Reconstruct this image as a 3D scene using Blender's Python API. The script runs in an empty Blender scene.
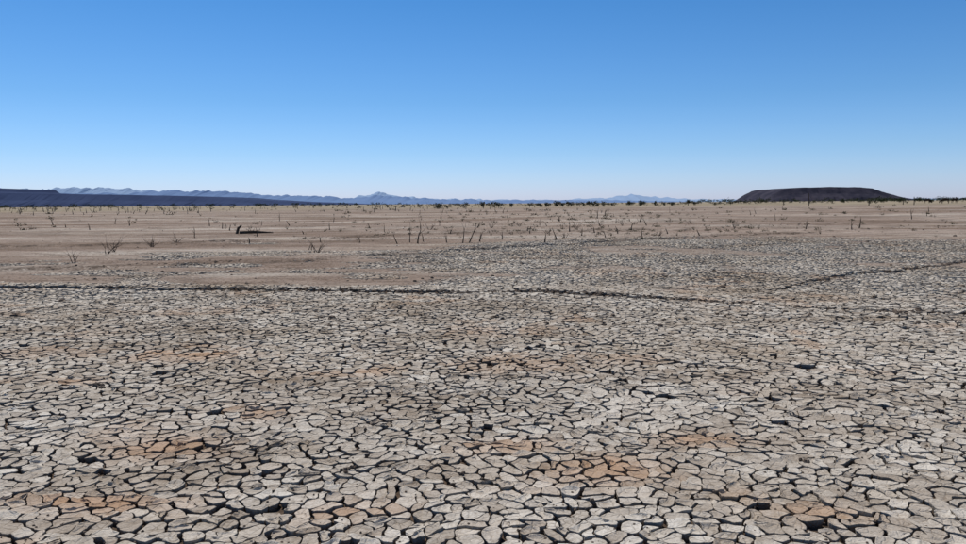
import bpy, math, numpy as np, random, time
from mathutils import Vector, Matrix
T0=time.time()
rng=np.random.default_rng(7); random.seed(7)
sc=bpy.context.scene
sc.view_settings.view_transform='Standard'; sc.view_settings.look='None'
sc.view_settings.exposure=0; sc.view_settings.gamma=1
# ---------------------------------------------------------------- camera
F=758.0; PITCH=math.radians(5.16); ROLL=0.00785; CH=1.7
cam=bpy.data.cameras.new("camera"); cam.sensor_width=36; cam.lens=36*F/966
cam.clip_end=60000; cam.clip_start=0.05
co=bpy.data.objects.new("camera",cam); sc.collection.objects.link(co)
co.matrix_world=Matrix.Translation((0,0,CH))@Matrix.Rotation(math.pi/2-PITCH,4,'X')@Matrix.Rotation(-ROLL,4,'Z')
sc.camera=co
# ---------------------------------------------------------------- light
EL=math.radians(60); AZ=math.radians(-32)
w=bpy.data.worlds.new("World"); sc.world=w; w.use_nodes=True
nt=w.node_tree; nt.nodes.clear()
o=nt.nodes.new('ShaderNodeOutputWorld'); bg=nt.nodes.new('ShaderNodeBackground'); sk=nt.nodes.new('ShaderNodeTexSky')
sk.sky_type='NISHITA'; sk.sun_disc=False; sk.sun_elevation=EL; sk.sun_rotation=AZ
sk.air_density=1.0; sk.dust_density=0.3; sk.ozone_density=3.0; sk.altitude=0
tc=nt.nodes.new('ShaderNodeTexCoord'); sx=nt.nodes.new('ShaderNodeSeparateXYZ'); rp=nt.nodes.new('ShaderNodeValToRGB'); mx=nt.nodes.new('ShaderNodeMix')
mx.data_type='RGBA'; mx.blend_type='MULTIPLY'; mx.inputs['Factor'].default_value=1
nt.links.new(tc.outputs['Generated'],sx.inputs[0]); nt.links.new(sx.outputs['Z'],rp.inputs[0])
e=rp.color_ramp.elements
st=[(0.0,(.68,.79,1.32)),(0.03,(.60,.76,1.18)),(0.065,(.50,.70,1.04)),(0.13,(.37,.62,.91)),(0.26,(.24,.55,.84)),(0.6,(.4,.6,.8))]
while len(e)<len(st): e.new(.5)
for i,(p_,c_) in enumerate(st): e[i].position=p_; e[i].color=(c_[0]/1.4,c_[1]/1.4,c_[2]/1.4,1)
vs=nt.nodes.new('ShaderNodeVectorMath'); vs.operation='SCALE'; vs.inputs['Scale'].default_value=1.4
nt.links.new(sk.outputs[0],mx.inputs['A']); nt.links.new(rp.outputs[0],vs.inputs[0]); nt.links.new(vs.outputs[0],mx.inputs['B'])
nt.links.new(mx.outputs['Result'],bg.inputs[0]); nt.links.new(bg.outputs[0],o.inputs[0])
bg.inputs[1].default_value=0.12
sl=bpy.data.lights.new("sun",'SUN'); sl.energy=4.3; sl.angle=math.radians(0.53); sl.color=(1,0.95,0.89)
so=bpy.data.objects.new("sun",sl); sc.collection.objects.link(so)
S=Vector((math.sin(AZ)*math.cos(EL),math.cos(AZ)*math.cos(EL),math.sin(EL)))
so.rotation_euler=S.to_track_quat('Z','Y').to_euler(); so.location=(0,0,50)
# ---------------------------------------------------------------- noise + terrain
def hsh(i,j,s):
    i=(np.asarray(i).astype(np.int64)+100000)*374761393; j=(np.asarray(j).astype(np.int64)+100000)*668265263
    h=(i+j+s*2246822519)&0xffffffff
    h=((h^(h>>13))*1274126177)&0xffffffff
    h=((h^(h>>15))*2246822519)&0xffffffff
    h=h^(h>>16)
    return (h&0xffffff)/float(0xffffff)
def vn(x,y,s=0):
    xi=np.floor(x); yi=np.floor(y); fx=x-xi; fy=y-yi
    fx=fx*fx*(3-2*fx); fy=fy*fy*(3-2*fy)
    a=hsh(xi,yi,s); b=hsh(xi+1,yi,s); c=hsh(xi,yi+1,s); d=hsh(xi+1,yi+1,s)
    return (a*(1-fx)+b*fx)*(1-fy)+(c*(1-fx)+d*fx)*fy
def fbm(x,y,s=0,o=3):
    t=0;a=0.5;n=0
    for k in range(o):
        t=t+a*vn(x*2**k+k*13.7,y*2**k+k*5.1,s+k); n+=a; a*=0.5
    return t/n
def sm(t): t=np.clip(t,0,1); return t*t*(3-2*t)
def gp(px,py):   # bearing / distance on flat ground
    v=(py-272-(483-px)*ROLL)/F; u=(px-483)/F
    y=math.cos(PITCH)-v*math.sin(PITCH); z=-math.sin(PITCH)-v*math.cos(PITCH)
    t=CH/(-z); return (u*t,y*t)
def line(pts):
    w_=[gp(*p) for p in pts]; return np.array([a[0] for a in w_]),np.array([a[1] for a in w_])
SC=[ # scarps: polyline, height, width, seed
 (line([(-260,288),(0,288),(120,289),(250,291),(400,293),(540,292),(620,297),(720,302),(860,310),(966,314),(1250,326)]),0.04,0.14,11),
 (line([(560,330),(640,300),(700,292),(780,288),(850,276),(966,262),(1200,250)]),0.03,0.16,12),
 (line([(-260,262),(0,270),(150,266),(300,262),(480,250),(640,241),(800,234),(966,227),(1250,222)]),0.06,0.6,13),
 (line([(-200,254),(0,248),(130,246),(300,240),(480,234),(700,232),(966,221),(1250,217)]),0.07,0.8,14),
]
def scd(x,y,k):
    (lx,ly),h,wd,sd=SC[k]
    yl=np.interp(x,lx,ly)+(fbm(x/1.1,x*0+sd,sd,3)-0.5)*wd*3.2
    return y-yl
def scfade(x,k):   # how strongly a scarp shows along its length
    if k==0: return 0.35+0.65*(1-sm((x-3.2)/3))
    if k==1: return sm((x-4.0)/2)*(0.5+0.5*sm((x-5)/3))
    return 1.0+0*x
def H(x,y):
    x=np.asarray(x,float); y=np.asarray(y,float)
    d=np.hypot(x,y)
    z=0.03*(fbm(x/2.6,y/2.6,3)-0.5)
    a=0.66+0.1*np.tanh(x/60)
    z=z+a*sm((d-26)/180)
    z=z+0.16*(fbm(x/22,y/9,5)-0.5)*sm((d-16)/30)
    z=z+0.62*np.exp(-((x-8)/15)**2-((y-66)/16)**2)
    z=z+0.25*np.exp(-((x+34)/22)**2-((y-95)/24)**2)
    z=z+0.4*(fbm(x/60,y/45,6)-0.5)*sm((d-80)/150)*(1-sm((d-600)/900))
    for k,((lx,ly),h,wd,sd) in enumerate(SC):
        s=scd(x,y,k); m=(0.15+0.85*sm((vn(x/1.7,y/3,sd+30)-.1)*3))*scfade(x,k)
        z=z+h*m*(sm(s/wd+0.5) - sm((s-wd*2)/(wd*9)))
    return z
def sandmask(x,y):
    s3=scd(x,y,2); s4=scd(x,y,0)
    m=sm((s3+1.2+(fbm(x/3,y/4,21)-0.5)*9)/4.0)
    m=m*(1-0.8*sm((fbm(x/5,y/1.6,27)-0.47)*8))
    band=sm((s4-0.2)/0.8)*sm((1.0-x+(fbm(x/3,y/1.5,22)-.5)*13)/5.0)*(1-.75*sm((fbm(x/2.5,y/1.2,28)-0.48)*9))
    m=np.maximum(m,band*0.92)
    patch=sm((fbm(x/2.2,y/2.2,25)-0.62)*8)*sm((s4-.3)/1)
    return np.clip(np.maximum(m,patch*0.8),0,1)
OCH=[(30,383,.6,.10),(165,447,.33,.16),(345,371,.6,.16),(130,505,.3,.12),(600,470,.35,.15),(245,412,.3,.14),(180,356,.6,.2),(700,440,.25,.1),(820,505,.25,.12),(350,515,.2,.12),(60,500,.25,.1),(500,445,.3,.1)]
def ochre(x,y):
    m=np.zeros_like(x)
    for px,py,sx,sy in OCH:
        a,b=gp(px,py); m=m+np.exp(-((x-a)/sx/1.2)**2-((y-b)/sy/1.6)**2)
    n=fbm(x/0.35,y/0.35,41)
    m=m*sm((n-0.25)*3)+0.5*sm((fbm(x/1.3,y/1.1,43)-0.56)*5)*sm((n-.35)*4)
    return np.clip(m,0,1)
# ---------------------------------------------------------------- materials
def newmat(n):
    m=bpy.data.materials.new(n); m.use_nodes=True
    b=m.node_tree.nodes['Principled BSDF']; b.inputs['Roughness'].default_value=1.0
    b.inputs['Specular IOR Level'].default_value=0.05
    return m,m.node_tree,b
def mapn(t,scale,detail=4,rough=0.6,vec=None,sc3=None):
    n=t.nodes.new('ShaderNodeTexNoise'); n.inputs['Scale'].default_value=scale; n.inputs['Detail'].default_value=detail; n.inputs['Roughness'].default_value=rough
    g=t.nodes.new('ShaderNodeNewGeometry')
    mp=t.nodes.new('ShaderNodeMapping')
    if sc3: mp.inputs['Scale'].default_value=sc3
    t.links.new(g.outputs['Position'],mp.inputs['Vector']); t.links.new(mp.outputs[0],n.inputs['Vector'])
    return n.outputs['Fac']
def ramp(t,fac,stops):
    r=t.nodes.new('ShaderNodeValToRGB'); e=r.color_ramp.elements
    while len(e)<len(stops): e.new(0.5)
    for i,(p,c) in enumerate(stops):
        e[i].position=p; e[i].color=(*c,1) if len(c)==3 else c
    t.links.new(fac,r.inputs[0]); return r.outputs[0]
def mix(t,fac,a,b,mode='MIX'):
    m=t.nodes.new('ShaderNodeMix'); m.data_type='RGBA'; m.blend_type=mode
    for s,v in ((m.inputs['Factor'],fac),(m.inputs['A'],a),(m.inputs['B'],b)):
        if hasattr(v,'is_output'): t.links.new(v,s)
        elif isinstance(v,(int,float)): s.default_value=v
        else: s.default_value=(*v,1)
    return m.outputs['Result']
def mth(t,op,a,b=0.0,clamp=False):
    m=t.nodes.new('ShaderNodeMath'); m.operation=op; m.use_clamp=clamp
    for s,v in ((m.inputs[0],a),(m.inputs[1],b)):
        if hasattr(v,'is_output'): t.links.new(v,s)
        else: s.default_value=v
    return m.outputs[0]
def bump(t,b,h,dist,st=1.0):
    n=t.nodes.new('ShaderNodeBump'); n.inputs['Distance'].default_value=dist; n.inputs['Strength'].default_value=st
    t.links.new(h,n.inputs['Height']); t.links.new(n.outputs[0],b.inputs['Normal'])
def attr(t,name):
    a=t.nodes.new('ShaderNodeAttribute'); a.attribute_name=name
    s=t.nodes.new('ShaderNodeSeparateColor'); t.links.new(a.outputs['Color'],s.inputs[0])
    return s.outputs[0],s.outputs[1],s.outputs[2],a.outputs['Alpha']
def vor(t,scale,dist=0.0):
    vo=t.nodes.new('ShaderNodeTexVoronoi'); vo.feature='DISTANCE_TO_EDGE'; vo.inputs['Scale'].default_value=scale
    g=t.nodes.new('ShaderNodeNewGeometry')
    ns=t.nodes.new('ShaderNodeTexNoise'); ns.inputs['Scale'].default_value=scale*.8; ns.inputs['Detail'].default_value=3
    t.links.new(g.outputs['Position'],ns.inputs['Vector'])
    vm=t.nodes.new('ShaderNodeVectorMath'); vm.operation='MULTIPLY_ADD'; vm.inputs[1].default_value=(dist,)*3
    t.links.new(ns.outputs['Color'],vm.inputs[0]); t.links.new(g.outputs['Position'],vm.inputs[2])
    t.links.new(vm.outputs[0],vo.inputs['Vector']); return vo.outputs['Distance']
def sandcol(t):
    n1=mapn(t,0.25,6,0.65,sc3=(0.22,1,1)); n2=mapn(t,2.5,6,0.7,sc3=(0.45,1,1)); n3=mapn(t,30,3,0.7)
    nb=mapn(t,0.07,5,0.6,sc3=(0.35,1,1))
    c=ramp(t,n1,[(0.30,(0.220,0.165,0.122)),(0.42,(0.295,0.228,0.175)),(0.52,(0.355,0.288,0.228)),(0.60,(0.45,0.395,0.325)),(0.68,(0.43,0.37,0.30)),(0.78,(0.30,0.232,0.178))])
    c=mix(t,0.9,c,ramp(t,nb,[(0.36,(0.70,0.64,0.59)),(0.52,(1,1,1)),(0.66,(1.16,1.15,1.14))]),'MULTIPLY')
    c=mix(t,0.85,c,ramp(t,n2,[(0.34,(0.52,0.49,0.46)),(0.5,(1,1,1)),(0.66,(1.2,1.19,1.18))]),'MULTIPLY')
    c=mix(t,0.4,c,ramp(t,n3,[(0.35,(0.55,0.5,0.48)),(0.6,(1.1,1.1,1.1))]),'MULTIPLY')
    return c,n2,n3
# plates
MP,t,b=newmat("dry_mud_plate")
R,G,B,A=attr(t,"pm")
base=ramp(t,R,[(0.0,(0.32,0.272,0.215)),(0.35,(0.435,0.388,0.322)),(0.7,(0.52,0.475,0.402)),(1.0,(0.60,0.56,0.485))])
n1=mapn(t,9,5,0.7); n2=mapn(t,70,4,0.7); n0=mapn(t,0.45,6,0.68,sc3=(0.6,1,1))
base=mix(t,0.75,base,ramp(t,n1,[(0.3,(0.60,0.55,0.49)),(0.5,(1,1,1)),(0.7,(1.12,1.12,1.12))]),'MULTIPLY')
base=mix(t,0.6,base,ramp(t,n2,[(0.35,(0.66,0.63,0.58)),(0.6,(1.08,1.08,1.08))]),'MULTIPLY')
base=mix(t,0.8,base,ramp(t,n0,[(0.36,(0.68,0.61,0.54)),(0.52,(0.98,0.97,0.96)),(0.66,(1.1,1.09,1.08))]),'MULTIPLY')
fine=vor(t,16,0.03)
fl=ramp(t,fine,[(0.0,(0.45,0.40,0.35)),(0.05,(1,1,1))])
base=mix(t,mth(t,'MULTIPLY',ramp(t,mapn(t,5,2),[(0.45,(0,0,0)),(0.6,(1,1,1))]),0.8),base,mix(t,1.0,base,fl,'MULTIPLY'))
base=mix(t,mth(t,'MULTIPLY',G,0.68),base,(0.37,0.215,0.115))
scol,_,_=sandcol(t)
base=mix(t,mth(t,'MULTIPLY',A,0.6),base,scol)
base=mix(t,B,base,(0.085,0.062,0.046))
t.links.new(base,b.inputs['Base Color'])
hc=mth(t,'MULTIPLY',fine,9,True)
hh=mth(t,'ADD',mth(t,'MULTIPLY',n1,1.6),mth(t,'ADD',mth(t,'MULTIPLY',n2,0.6),mth(t,'MULTIPLY',hc,0.4)))
bump(t,b,hh,0.009,1.0)
# ground sheet
MG,t,b=newmat("dry_lakebed_soil")
R,G,B,A=attr(t,"gm")   # R sand, G grassy, B dark debris
scol,n2,n3=sandcol(t)
v1=vor(t,6.5,0.06)
crk=ramp(t,v1,[(0.0,(0.30,0.25,0.21)),(0.05,(0.55,.5,.45)),(0.10,(1,1,1))])
amt=ramp(t,mapn(t,0.5,4,.6,sc3=(.5,1,1)),[(0.38,(0.2,0.2,0.2)),(0.6,(1,1,1))])
scol=mix(t,amt,scol,mix(t,1.0,scol,crk,'MULTIPLY'))
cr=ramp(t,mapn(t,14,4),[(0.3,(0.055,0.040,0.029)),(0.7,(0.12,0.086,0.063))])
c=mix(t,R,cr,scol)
gr=ramp(t,mapn(t,0.05,5,0.6,sc3=(0.3,1,1)),[(0.3,(0.17,0.145,0.09)),(0.5,(0.28,0.23,0.155)),(0.7,(0.34,0.28,0.195))])
c=mix(t,G,c,gr)
c=mix(t,mth(t,'MULTIPLY',B,ramp(t,mapn(t,3.2,5,.75),[(0.42,(0,0,0)),(0.56,(1,1,1))])),c,(0.10,0.075,0.055))
t.links.new(c,b.inputs['Base Color'])
bump(t,b,mth(t,'ADD',n2,mth(t,'ADD',mth(t,'MULTIPLY',n3,0.35),mth(t,'MULTIPLY',mth(t,'MULTIPLY',v1,6,True),.35))),0.06,0.8)
# ---------------------------------------------------------------- mesh helpers
def mkmesh(name,V,loops,starts,totals,mat,smooth=None,cols=None,cname="pm"):
    me=bpy.data.meshes.new(name)
    me.vertices.add(len(V)); me.vertices.foreach_set('co',np.asarray(V,np.float32).ravel())
    me.loops.add(len(loops)); me.loops.foreach_set('vertex_index',np.asarray(loops,np.int32))
    me.polygons.add(len(starts)); me.polygons.foreach_set('loop_start',np.asarray(starts,np.int32))
    try: me.polygons.foreach_set('loop_total',np.asarray(totals,np.int32))
    except Exception: pass
    me.update(calc_edges=True)
    if smooth is not None: me.polygons.foreach_set('use_smooth',np.asarray(smooth,bool))
    if cols is not None:
        a=me.color_attributes.new(cname,'FLOAT_COLOR','POINT'); a.data.foreach_set('color',np.asarray(cols,np.float32).ravel())
    me.materials.append(mat); me.update()
    ob=bpy.data.objects.new(name,me); sc.collection.objects.link(ob); return ob
# ---------------------------------------------------------------- ground sheet
RP=38.0
ang=np.concatenate([np.arange(-50,50,0.2),np.arange(50,310,4)]); ang=np.radians(90-ang)
rad=np.concatenate([[0.02],np.arange(0.6,10,0.3),np.arange(10,44,0.14),44*np.exp(np.linspace(0.004,math.log(24000/44),170))])
RR,AA=np.meshgrid(rad,ang,indexing='ij'); X=RR*np.cos(AA); Y=RR*np.sin(AA)
Z=H(X,Y); sand=sandmask(X,Y); dd=RR
farm=sm((dd-(RP-8))/7.0)
cover=np.maximum(sand,farm)
Z=Z-0.040*(1-cover)+0.004*cover
dark=np.zeros_like(X)
for k in range(4):
    s=scd(X,Y,k); wd=SC[k][2]
    dark=np.maximum(dark,np.exp(-((s)/(wd*0.8))**2)*sm((vn(X/2.0,Y/3,60+k)-0.25)*3)*scfade(X,k))
dark=np.maximum(dark,0.6*sm((fbm(X/6,Y/2.5,71)-0.58)*8)*sm((dd-30)/10))
gm=np.stack([np.clip(cover,0,1),sm((dd-110-60*fbm(X/60,Y/60,8))/120),dark,np.ones_like(X)],-1)
nr,na=X.shape
i=np.arange(nr-1)[:,None]; j=np.arange(na)[None,:]; j2=(j+1)%na
q=np.stack([i*na+j,(i*na+j2),((i+1)*na+j2),((i+1)*na+j)],-1).reshape(-1,4)
p=np.stack([X,Y,Z],-1).reshape(-1,3)
a0,a1,a2=p[q[5000,0]],p[q[5000,1]],p[q[5000,2]]
if np.cross(a1-a0,a2-a0)[2]<0: q=q[:,::-1]
nq=len(q)
mkmesh("ground",p,q.ravel(),np.arange(nq)*4,np.full(nq,4),MG,np.ones(nq,bool),gm.reshape(-1,4),"gm")
T1=time.time()-T0
# ---------------------------------------------------------------- mud plates
s=0.112
nx=int(34/s)+4; ny=int((RP+1)/(s*0.866))+4
def seed(ix,iy):
    jx=(hsh(ix,iy,1)-0.5)*0.9; jy=(hsh(ix,iy,2)-0.5)*0.9
    return (ix+0.5*(iy%2)+jx)*s,(iy*0.866+jy)*s
IX,IY=np.meshgrid(np.arange(-nx,nx),np.arange(-3,ny))
IX=IX.ravel(); IY=IY.ravel()
cx,cy=seed(IX,IY)
d=np.hypot(cx,cy)
keep=(np.abs(cx)<0.69*cy+1.7)&(cy>1.6)&(d<RP)
IX,IY,cx,cy,d=[a[keep] for a in (IX,IY,cx,cy,d)]
sd=sandmask(cx,cy)
keep=sd<0.90
IX,IY,cx,cy,d,sd=[a[keep] for a in (IX,IY,cx,cy,d,sd)]
GS=0.46
def group(x,y):
    gx=np.floor(x/GS); gy=np.floor(y/GS); best=np.full(x.shape,1e9); idb=np.zeros(x.shape)
    for a in (-1,0,1):
        for b_ in (-1,0,1):
            sx=(gx+a+hsh(gx+a,gy+b_,91))*GS; sy=(gy+b_+hsh(gx+a,gy+b_,92))*GS
            dd_=(x-sx)**2+(y-sy)**2; m=dd_<best
            best=np.where(m,dd_,best); idb=np.where(m,(gx+a)*10007+(gy+b_),idb)
    return idb
NBN=[(a,b_) for b_ in (-2,-1,0,1,2) for a in (-2,-1,0,1,2) if (a,b_)!=(0,0)]
ixg=np.arange(-nx-4,nx+4); iyg=np.arange(-8,ny+4)
TX,TY=seed(*np.meshgrid(ixg,iyg)); TG=group(TX,TY)
def warp(x,y,fine_=True):
    wx=0.05*(vn(x/0.10,y/0.10,51)-0.5)+0.10*(vn(x/0.5,y/0.5,55)-.5); wy=0.05*(vn(x/0.10,y/0.10,52)-0.5)+0.10*(vn(x/0.5,y/0.5,56)-.5)
    if fine_: wx=wx+0.022*(vn(x/0.03,y/0.03,53)-0.5); wy=wy+0.022*(vn(x/0.03,y/0.03,54)-0.5)
    return x+wx,y+wy
def build(sel,M,rings,tag,fine_,cut):
    ix,iy,x,y,sdd,dis=IX[sel],IY[sel],cx[sel],cy[sel],sd[sel],d[sel]
    N=len(x); gx=ix+nx+4; gy=iy+8; g_=TG[gy,gx]
    th=(np.arange(M)/M*2*np.pi)[None,:]+hsh(ix,iy,5)[:,None]*6.28
    ux,uy=np.cos(th),np.sin(th)
    r=np.full((N,M),9.0)
    for a,b_ in NBN:
        sx,sy=TX[gy+b_,gx+a],TY[gy+b_,gx+a]; dx=sx-x; dy=sy-y; L=np.hypot(dx,dy)+1e-6
        mx=(sx+x)/2; my=(sy+y)/2
        g2=TG[gy+b_,gx+a]
        gap=0.004+0.015*vn(mx/0.09,my/0.09,61)**1.6+np.where(g2!=g_,0.010,0.0)
        gap=gap*(0.7+0.6*vn(mx/1.5,my/1.5,62))*(1-0.4*sdd)*(1+0.35*np.clip((dis-6)/12,0,1))
        hd=np.maximum(L/2-gap/2,0.010)
        c=(ux*dx[:,None]+uy*dy[:,None])/L[:,None]
        r=np.minimum(r,np.where(c>0.02,hd[:,None]/np.maximum(c,0.02),9))
    r=np.minimum(r,0.13)
    rs=(np.roll(r,1,1)+np.roll(r,-1,1))/2
    r=np.minimum(r,(1-cut)*r+cut*np.maximum(rs,r*0.85))
    pr=hsh(ix,iy,7); curl=(0.003+0.014*hsh(ix,iy,8)**1.5)*(1-0.7*sdd)
    tx=(hsh(ix,iy,9)-0.5)*0.18*(1-.6*sdd); ty=(hsh(ix,iy,10)-0.5)*0.18*(1-.6*sdd)
    z0=(hsh(ix,iy,12)-0.5)*0.008 - 0.010*sdd
    col0=np.clip(0.12+0.75*pr+0.45*(fbm(x/0.9,y/0.9,33)-0.5)+(0.2*(fbm(x/4,y/4,34)-.5)),0,1)
    V=[];C=[]
    och_cache=ochre(x,y); curlm=0.1+1.8*vn(x[:,None]*9+ux*0.8,y[:,None]*9+uy*0.8,15)
    HZ0=None; dmin=dis.min()
    for (k,dz,bt,rim) in rings:
        if k==0: PX=x[:,None];PY=y[:,None];RX=0*PX;RY=0*PX; cm=0
        else:
            RX=r*k*ux; RY=r*k*uy; PX=x[:,None]+RX; PY=y[:,None]+RY; cm=curlm
        WX,WY=warp(PX,PY,fine_)
        if k==0: HZ0=H(WX,WY); HZ=HZ0
        elif dmin<7.5: HZ=H(WX,WY)
        else: HZ=HZ0+0*RX
        if bt: ZZ=HZ-0.046
        else: ZZ=HZ+z0[:,None]+tx[:,None]*RX+ty[:,None]*RY+curl[:,None]*(cm*k**3-0.35)+dz
        V.append(np.stack([WX,WY,ZZ],-1))
        C.append(np.stack([np.broadcast_to(col0[:,None],WX.shape),np.broadcast_to(och_cache[:,None],WX.shape),np.full(WX.shape,rim),np.broadcast_to(sdd[:,None],WX.shape)],-1))
    V=np.concatenate(V,1); C=np.concatenate(C,1); nv=V.shape[1]
    K=len(rings)-1
    j=np.arange(M); j2=(j+1)%M
    loops=[];tot=[];smo=[]
    for m in range(M): loops+= [0,1+j[m],1+j2[m]]; tot.append(3); smo.append(True)
    for k in range(1,K):
        b0=1+(k-1)*M; b1=1+k*M
        for m in range(M):
            loops+=[b0+j[m],b1+j[m],b1+j2[m],b0+j2[m]]; tot.append(4); smo.append(k<K-1)
    loops=np.array(loops);tot=np.array(tot);smo=np.array(smo)
    LL=(loops[None,:]+(np.arange(N)*nv)[:,None]).ravel()
    TT=np.tile(tot,N); ST=np.concatenate([[0],np.cumsum(TT)[:-1]])
    return mkmesh(tag,V.reshape(-1,3),LL,ST,TT,MP,np.tile(smo,N),C.reshape(-1,4))
rm=np.zeros(len(cx),bool)
for k in (0,1):
    q_=scd(cx,cy,k)
    rm|=(np.abs(q_)<0.10)&(hsh(IX,IY,77)<0.6*sm((vn(cx/1.3,cy/3,80+k)-.15)*3)*scfade(cx,k))
rm|=(hsh(IX,IY,78)<0.008)
near=(d<7.5)&~rm; midp=(d>=7.5)&(d<16)&~rm; farp=(d>=16)&~rm&(hsh(IX,IY,79)<1-0.5*sm((sd-.4)/.5))
fa=farp&(d<23); fb=farp&(d>=23)
root=bpy.data.objects.new("cracked_mud",None); sc.collection.objects.link(root)
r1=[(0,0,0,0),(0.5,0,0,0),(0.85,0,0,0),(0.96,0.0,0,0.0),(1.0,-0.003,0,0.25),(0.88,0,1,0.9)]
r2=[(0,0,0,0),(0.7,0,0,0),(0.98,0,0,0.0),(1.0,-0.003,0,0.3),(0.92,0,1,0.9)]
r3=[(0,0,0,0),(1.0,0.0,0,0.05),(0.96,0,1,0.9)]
for q_ in (build(near,24,r1,"plates_near",True,0.25),build(midp,13,r2,"plates_middle",True,0.3),build(fa,9,r3,"plates_far",False,.1),build(fb,7,r3,"plates_farthest",False,.1)):
    q_.parent=root
T2=time.time()-T0
# ---------------------------------------------------------------- generic geometry accumulators
class Acc:
    def __init__(s): s.V=[];s.F=[]
    def tube(s,pts,rs,n=5):
        b=len(s.V)
        for k,(p,r) in enumerate(zip(pts,rs)):
            p=Vector(p)
            dr=(Vector(pts[min(k+1,len(pts)-1)])-Vector(pts[max(k-1,0)])).normalized()
            a=dr.orthogonal().normalized(); c=dr.cross(a)
            for m in range(n):
                t_=2*math.pi*m/n; s.V.append(tuple(p+(a*math.cos(t_)+c*math.sin(t_))*r))
        for k in range(len(pts)-1):
            for m in range(n):
                s.F.append((b+k*n+m,b+k*n+(m+1)%n,b+(k+1)*n+(m+1)%n,b+(k+1)*n+m))
        s.F.append(tuple(b+(len(pts)-1)*n+m for m in range(n)))
    def clod(s,c,r,fl=0.6):
        b=len(s.V); n=6
        s.V.append((c[0],c[1],c[2]+r*fl*random.uniform(.8,1.1)))
        for lv,(k,h) in enumerate(((0.65,0.75),(1.0,0.1),(0.9,-0.4))):
            for m in range(n):
                t_=2*math.pi*(m+0.4*lv)/n; q=r*k*random.uniform(.7,1.2)
                s.V.append((c[0]+q*math.cos(t_),c[1]+q*math.sin(t_),c[2]+r*fl*h*random.uniform(.8,1.2)))
        for m in range(n):
            s.F.append((b,b+1+m,b+1+(m+1)%n))
            for lv in (0,1):
                q=b+1+lv*n; s.F.append((q+m,q+n+m,q+n+(m+1)%n,q+(m+1)%n))
    def leaf(s,c,r):
        a=Vector([random.gauss(0,1) for _ in range(3)]).normalized(); e=a.orthogonal().normalized()*r; f=a.cross(e).normalized()*r*0.6
        c=Vector(c); b=len(s.V)
        s.V+= [tuple(c-e),tuple(c-f),tuple(c+e),tuple(c+f)]; s.F.append((b,b+1,b+2,b+3))
    def obj(s,name,mat,parent=None):
        me=bpy.data.meshes.new(name); me.from_pydata(s.V,[],s.F); me.materials.append(mat)
        ob=bpy.data.objects.new(name,me); sc.collection.objects.link(ob)
        if parent: ob.parent=parent
        return ob
def simple(name,c1,c2,scale=6):
    m,t,b=newmat(name)
    t.links.new(ramp(t,mapn(t,scale,4),[(0.35,c1),(0.65,c2)]),b.inputs['Base Color']); return m
M_wood=simple("dead_wood",(0.045,0.036,0.027),(0.11,0.085,0.065),12)
M_woodp=simple("bleached_wood",(0.09,0.075,0.06),(0.18,0.15,0.12),12)
M_clod=simple("mud_clod",(0.07,0.053,0.040),(0.17,0.13,0.098),20)
M_leaf=simple("shrub_leaves",(0.04,0.042,0.024),(0.095,0.088,0.05),1.5)
M_leaf2=simple("tree_leaves",(0.03,0.04,0.02),(0.065,0.075,0.038),0.4)
def Hs(x,y): return float(H(np.array([x]),np.array([y]))[0])
TP=3*np.exp(np.linspace(0,math.log(300),700))
def place(px,py):
    v=(py-272-(483-px)*ROLL)/F; u=(px-483)/F
    dy=math.cos(PITCH)-v*math.sin(PITCH); dz=-math.sin(PITCH)-v*math.cos(PITCH)
    g=gp(px,py) if dz<0 else (0,900)
    tt=TP; 
    if g[1]<14: x,y=g; return x,y,Hs(x,y)
    zz=CH+dz*tt; hh=H(u*tt,dy*tt)
    k=int(np.argmax(zz<hh))
    if k==0: k=480
    t_=tt[k]
    return float(u*t_),float(dy*t_),Hs(u*t_,dy*t_)
def branch(acc,p,dirv,L,r,depth,spread=0.6):
    pts=[Vector(p)]; rs=[r]; n=4; dv=Vector(dirv).normalized()
    for k in range(n):
        dv=(dv+Vector([random.gauss(0,.13) for _ in range(3)])).normalized()
        pts.append(pts[-1]+dv*L/n); rs.append(r*(1-0.75*(k+1)/n))
        if depth>0 and k>=1 and random.random()<0.75:
            nd=(dv+Vector([random.gauss(0,spread),random.gauss(0,spread),random.uniform(-.1,.5)])).normalized()
            branch(acc,pts[-1],nd,L*random.uniform(.35,.65),rs[-1]*0.75,depth-1,spread)
    acc.tube(pts,rs)
def hpx(px,py,h):
    x,y,z=place(px,py); return x,y,z,h*math.hypot(x,y)/F
stakes=[(398,244,12),(410,243,15),(418,244,19),(424,242,9),(447,243,8),(463,243,17),(469,243,20),(480,242,10),(557,240,13),(582,236,7),(606,238,7),(643,238,13),(530,234,8),(545,243,9),(502,240,8),(570,232,9),(595,233,6),(618,234,8),(632,231,6),(668,234,5),(195,238,9),(860,228,10),(912,219,9),(700,236,7),(440,226,6),(478,228,7),(540,226,7),(560,222,6),(385,232,7),(370,228,6),(210,226,6),(90,230,6),(130,226,5),(290,226,6),(330,230,6)]
for k in range(12): stakes.append((random.gauss(570,90),random.uniform(212,234),random.uniform(4,8)))
for k in range(16): stakes.append((random.uniform(10,380),random.uniform(212,244),random.uniform(3,7)))
for k in range(8): stakes.append((random.uniform(720,960),random.uniform(210,232),random.uniform(3,7)))
for px,py,h in stakes:
    x,y,z,hm=hpx(px,py,h); a=Acc(); r=(0.020+0.014*random.random())*(1+y/120)
    branch(a,(x,y,z-0.05),(random.gauss(0,.08),random.gauss(0,.08),1),hm+0.05,r,1 if random.random()<.6 else 0,0.35)
    a.obj("dead_stem",M_wood)
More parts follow.
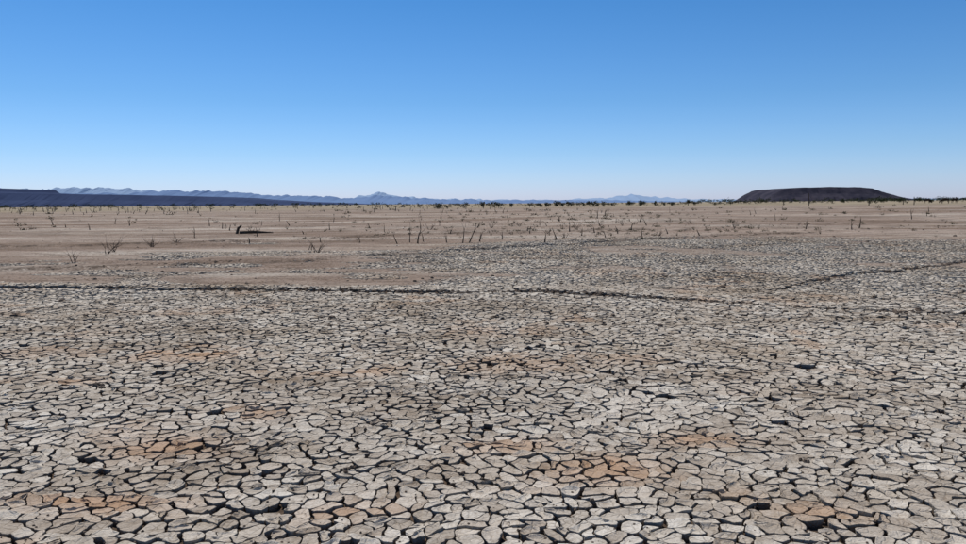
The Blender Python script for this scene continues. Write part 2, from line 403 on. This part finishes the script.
shr=[(75,263,13,3,.5),(107,254,17,5,.7),(115,252,10,4,.9),(152,247,10,7,.7),(176,243,8,5,.8),(318,253,13,5,.5),(310,250,8,4,.7),(360,243,8,4,.6),(520,226,8,7,.7),(575,229,8,7,.7),(623,226,8,6,.7),(660,236,7,5,.6),(492,228,8,6,.6),(735,228,6,6,.7),(450,234,7,6,.7),(548,234,7,7,.7),(600,226,7,7,.7),(640,222,6,7,.7),(430,230,7,6,.7),(565,238,6,6,.8),(690,224,5,6,.7)]
for px,py,h,n,sp in shr:
    x,y,z,hm=hpx(px,py,h); a=Acc()
    for k in range(n):
        branch(a,(x+random.gauss(0,.04),y+random.gauss(0,.04),z-0.03),(random.gauss(0,sp),random.gauss(0,sp),1),hm*random.uniform(.7,1.1),0.016,2,0.6)
    a.obj("dead_shrub",M_wood)
x,y,z,hm=hpx(240,234,9); a=Acc(); k=math.hypot(x,y)/F
a.tube([(x-3*k,y,z-.05),(x-1*k,y,z+.6*hm),(x+2*k,y,z+hm*.9)],[.09,.08,.05],8)
a.tube([(x,y,z+.06),(x+12*k,y+.1,z+.10),(x+22*k,y+.3,z+.07),(x+30*k,y+.4,z+.04)],[.10,.085,.06,.03],8)
for q_ in range(9): branch(a,(x+random.uniform(-3,24)*k,y,z+.05),(random.gauss(0,.7),random.gauss(0,.5),.8),hm*random.uniform(.4,.8),.025,1)
a.obj("fallen_dead_trunk",M_wood)
a=Acc()
for q_ in range(850):
    if random.random()<.62: px=random.gauss(580,120); py=random.uniform(210,240)
    else: px=random.uniform(-40,1000); py=random.uniform(206,232)
    x,y,z=place(px,py); dd_=math.hypot(x,y)
    h=(0.9+3.6*random.random()**2)*dd_/F
    if random.random()<0.35:
        for m in range(5):
            branch(a,(x,y,z-.02),(random.gauss(0,.4),random.gauss(0,.4),1),h*random.uniform(.7,1.2),0.006+0.00013*dd_,0)
    else:
        rr=h*0.5
        for m in range(30): a.leaf((x+random.gauss(0,rr*.8),y+random.gauss(0,rr*.5),z+abs(random.gauss(0,rr*.5))),rr*.3)
a.obj("low_weeds",M_leaf)
a=Acc()
for k in range(4):
    (lx,ly),h_,wd,sdk=SC[k]
    for q_ in range([650,350,260,260][k]):
        x=random.uniform(lx[0]*.5,lx[-1]*.8)
        if random.random()>scfade(np.array([x]),k)[0]: continue
        ys=np.interp(x,lx,ly)+(float(fbm(np.array([x/1.1]),np.array([0.0+sdk]),sdk,3)[0])-.5)*wd*3.2
        if vn(np.array([x/1.6]),np.array([3.3]),99+k)[0]<(0.3 if k==0 else 0.42): continue
        y=ys+random.gauss(0,wd*.5); r=abs(random.gauss(0,.015))+.010
        a.clod((x,y,Hs(x,y)+.0),r*(1+y/60),.6)
for q_ in range(500):
    px=random.uniform(-60,1030); py=random.uniform(225,330); x,y,z=place(px,py)
    a.clod((x,y,z),(abs(random.gauss(0,.014))+.01)*(1+y/50),.7)
N=9000; xx=np.array([random.uniform(-.9,.9) for _ in range(N)]); yy=3+9*np.array([random.random() for _ in range(N)])**1.3; xx=xx*(yy*.8+.5)
zz=H(xx,yy)
for k in range(N):
    a.clod((xx[k],yy[k],zz[k]-random.choice([.03,.022,0.002])),random.uniform(.003,.010),.8)
for px,py,r in [(98,386,.05),(102,388,.03),(345,470,.026),(352,468,.018),(462,473,.02),(590,500,.018),(805,462,.028),(160,385,.02),(720,330,.035),(735,333,.03),(425,318,.03),(655,310,.03),(900,340,.025),(250,330,.02)]:
    x,y,z=place(px,py)
    for m in range(4): a.clod((x+random.gauss(0,r*.5),y+random.gauss(0,r*.5),z+.005),r*random.uniform(.4,.8),.9)
a.obj("mud_clods",M_clod)
# ---------------------------------------------------------------- horizon vegetation
def bush(ac,x,y,z,w,h,n,lr):
    for k in range(5):
        ox,oy,oz=random.gauss(0,w*.28),random.gauss(0,w*.28),random.uniform(.25,.8)*h
        for m in range(n//5):
            ac.leaf((x+ox+random.gauss(0,w*.16),y+oy+random.gauss(0,w*.16),z+max(0.02,oz+random.gauss(0,h*.14))),lr)
a=Acc()
def far(px,dist): 
    u=(px-483)/F; x=u*dist; y=dist; return x,y,Hs(x,y)
L=[(440,170,8),(448,170,5),(484,200,7),(492,200,7),(499,200,8),(512,210,5),(547,210,5),(556,210,8),(563,210,6),(571,210,7),(580,215,6),(590,210,7),(598,210,6),(604,200,5),(629,220,6),(641,200,7),(655,220,6),(672,220,5),(688,220,7),(694,220,5),(420,230,5),(405,230,5),(462,230,4),(530,215,5),(715,230,4),(540,215,5),(612,220,5),(664,225,4),(730,240,4),(388,230,4)]
for px,dist,h in L:
    x,y,z=far(px,dist); hm=h*dist/F*0.85; bush(a,x,y,z,hm*random.uniform(.8,1.3),hm,200,hm*.1)
    a.tube([(x,y,z-.2),(x,y,z+hm*.5)],[.09,.06],5)
for q_ in range(330):
    px=random.uniform(-100,1070) if random.random()<.5 else random.gauss(620,130); dist=random.uniform(200,520); x,y,z=far(px,dist); hm=random.uniform(.4,1.5)
    bush(a,x,y,z,hm*1.4,hm,50,hm*.14)
a.obj("distant_shrubs",M_leaf)
a=Acc()
for q_ in range(380):
    px=random.choice([random.uniform(860,1080),random.uniform(690,1080),random.uniform(-100,400)]); dist=random.uniform(650,1100); x,y,z=far(px,dist); hm=random.uniform(1.8,4.4)
    bush(a,x,y,z,hm*1.6,hm,60,hm*.14)
for px,dist,h in [(917,300,6),(881,300,5),(842,310,4),(900,300,5),(930,300,4)]:
    x,y,z=far(px,dist); hm=h*dist/F; bush(a,x,y,z,hm,hm,200,hm*.1)
a.obj("distant_trees",M_leaf2)
a=Acc()
for q_ in range(150):
    px=random.choice([random.uniform(0,360),random.uniform(20,200),random.uniform(360,500)]); dist=random.uniform(120,260); x,y,z=far(px,dist)
    h=random.uniform(2,6.5)*dist/F
    branch(a,(x,y,z-.1),(random.gauss(0,.1),random.gauss(0,.1),1),h,.08,1 if random.random()<.4 else 0,.4)
a.obj("drowned_tree_snags",M_woodp)
for px,dist,h in [(808,150,13),(868,150,7),(913,170,8),(783,190,6),(902,180,6)]:
    x,y,z=far(px,dist); h=h*dist/F; a=Acc()
    a.tube([(x,y,z-.3),(x+.02,y,z+h*.5),(x-.03,y,z+h)],[.10,.085,.07],8)
    a.obj("wooden_pole",M_wood)
# ---------------------------------------------------------------- cattle far off on the right
M_hide=simple("cow_hide",(0.025,0.018,0.014),(0.06,0.04,0.03),2)
def cow(px,dist,head_down,rot):
    J=[((0,0,1.12),.34),((.45,0,1.10),.36),((.85,0,1.15),.30),((-.45,0,1.14),.34),((-.85,0,1.2),.22)]
    E=[(0,1),(1,2),(0,3),(3,4)]
    def add(par,pts):
        for p_,r_ in pts:
            J.append((p_,r_)); E.append((par,len(J)-1)); par=len(J)-1
        return par
    if head_down: n_=add(2,[((1.12,0,1.0),.19),((1.38,0,.62),.14),((1.50,0,.42),.13),((1.62,0,.16),.08)]); hp=(1.48,.5)
    else: n_=add(2,[((1.12,0,1.3),.19),((1.32,0,1.5),.14),((1.46,0,1.5),.13),((1.74,0,1.34),.08)]); hp=(1.40,1.6)
    for sy in (-1,1):
        add(2,[((.78,.17*sy,.85),.14),((.80,.18*sy,.48),.075),((.78,.18*sy,.12),.05),((.82,.18*sy,.03),.06)])
        add(4,[((-.80,.18*sy,.90),.17),((-.70,.19*sy,.66),.10),((-.88,.19*sy,.44),.06),((-.84,.19*sy,.12),.05),((-.80,.19*sy,.03),.06)])
        add(n_-1,[((hp[0],.16*sy,hp[1]+.02),.045),((hp[0],.24*sy,hp[1]),.03)])
    add(4,[((-1.02,0,1.18),.05),((-1.08,0,.8),.03),((-1.06,0,.5),.045)])
    me=bpy.data.meshes.new("cow"); me.from_pydata([p_ for p_,_ in J],E,[]); me.materials.append(M_hide)
    ob=bpy.data.objects.new("cow",me); sc.collection.objects.link(ob)
    m=ob.modifiers.new("skin",'SKIN'); sv=me.skin_vertices[0].data
    for k,(_,r_) in enumerate(J): sv[k].radius=(r_*.85,r_)
    sv[0].use_root=True
    ob.modifiers.new("sub",'SUBSURF').levels=1
    x,y,z=far(px,dist); ob.location=(x,y,z); ob.rotation_euler=(0,0,rot)
cow(944,215,True,math.radians(170)); cow(953,225,False,math.radians(20)); cow(926,240,True,math.radians(10))
# ---------------------------------------------------------------- mesas and mountains
def hill(name,dist,prof,depth,mat,rough=0.12,seed_=0,base=-8,cliff=0.0,step=1.5):
    px=np.arange(prof[0][0],prof[-1][0]+.01,step); hp=np.interp(px,[p[0] for p in prof],[p[1] for p in prof])
    hp=hp+(fbm(px/6,px*0,seed_,4)-.5)*rough*np.minimum(hp,6)*2
    hp=np.maximum(hp,0)
    k=dist/F; n=len(px); rows=17; V=[];
    for r_ in range(rows):
        s_=r_/(rows-1)*2-1
        if cliff>0:
            e=np.clip((1-abs(s_))/0.42,0,1); f=np.where(e<0.62,e*0.6/0.62*0.9,np.where(e<.78,0.54+(e-.62)/.16*.42,.96+.04*e))
        else:
            f=(1-abs(s_))**0.9
        gull=(fbm(px/(3.5 if cliff else 5)+s_*0.8,px*0+s_*3,seed_+5,3)-.5)
        for m in range(n):
            ff=f if np.isscalar(f) else float(f)
            off=gull[m]*depth*.22*(1-abs(ff))*(1 if s_<0 else -1)
            hh=hp[m]*k*ff*(1+ (gull[m]*.35 if 0.02<ff<.9 else 0))
            yy=dist+s_*depth+off
            V.append(((px[m]-483)/F*dist,yy,base*(1-min(1,ff*6))+hh))
    Fc=[(r_*n+m,r_*n+m+1,(r_+1)*n+m+1,(r_+1)*n+m) for r_ in range(rows-1) for m in range(n-1)]
    me=bpy.data.meshes.new(name); me.from_pydata(V,[],Fc); me.materials.append(mat)
    ob=bpy.data.objects.new(name,me); sc.collection.objects.link(ob); return ob
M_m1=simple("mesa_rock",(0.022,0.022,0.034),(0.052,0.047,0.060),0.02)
M_m2=simple("mesa_rock_hazy",(0.028,0.042,0.088),(0.038,0.055,0.11),0.004)  # distance haze painted into the rock as a blue base colour
M_m3=simple("mountain_hazy",(0.12,0.185,0.31),(0.14,0.21,0.34),0.001)  # bluish tone is aerial haze put into the base colour
M_m4=simple("mountain_pale_haze",(0.215,0.30,0.42),(0.235,0.32,0.44),0.001)  # farthest range, paler still: haze painted in the colour, no atmosphere
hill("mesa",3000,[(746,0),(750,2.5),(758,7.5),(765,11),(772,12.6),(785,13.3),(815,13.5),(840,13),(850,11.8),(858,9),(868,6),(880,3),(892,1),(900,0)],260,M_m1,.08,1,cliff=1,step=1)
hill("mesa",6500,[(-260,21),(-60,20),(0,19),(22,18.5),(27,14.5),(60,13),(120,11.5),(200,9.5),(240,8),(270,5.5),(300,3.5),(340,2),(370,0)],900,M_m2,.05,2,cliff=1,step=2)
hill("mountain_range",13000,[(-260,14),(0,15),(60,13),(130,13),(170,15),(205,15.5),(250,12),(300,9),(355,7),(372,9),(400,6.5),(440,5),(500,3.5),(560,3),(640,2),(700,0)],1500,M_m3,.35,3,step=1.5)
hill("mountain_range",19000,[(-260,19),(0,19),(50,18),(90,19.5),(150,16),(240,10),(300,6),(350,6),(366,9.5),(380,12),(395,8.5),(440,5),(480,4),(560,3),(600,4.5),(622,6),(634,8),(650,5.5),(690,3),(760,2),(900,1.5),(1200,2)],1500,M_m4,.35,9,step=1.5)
print("TIMES",T1,T2,time.time()-T0)
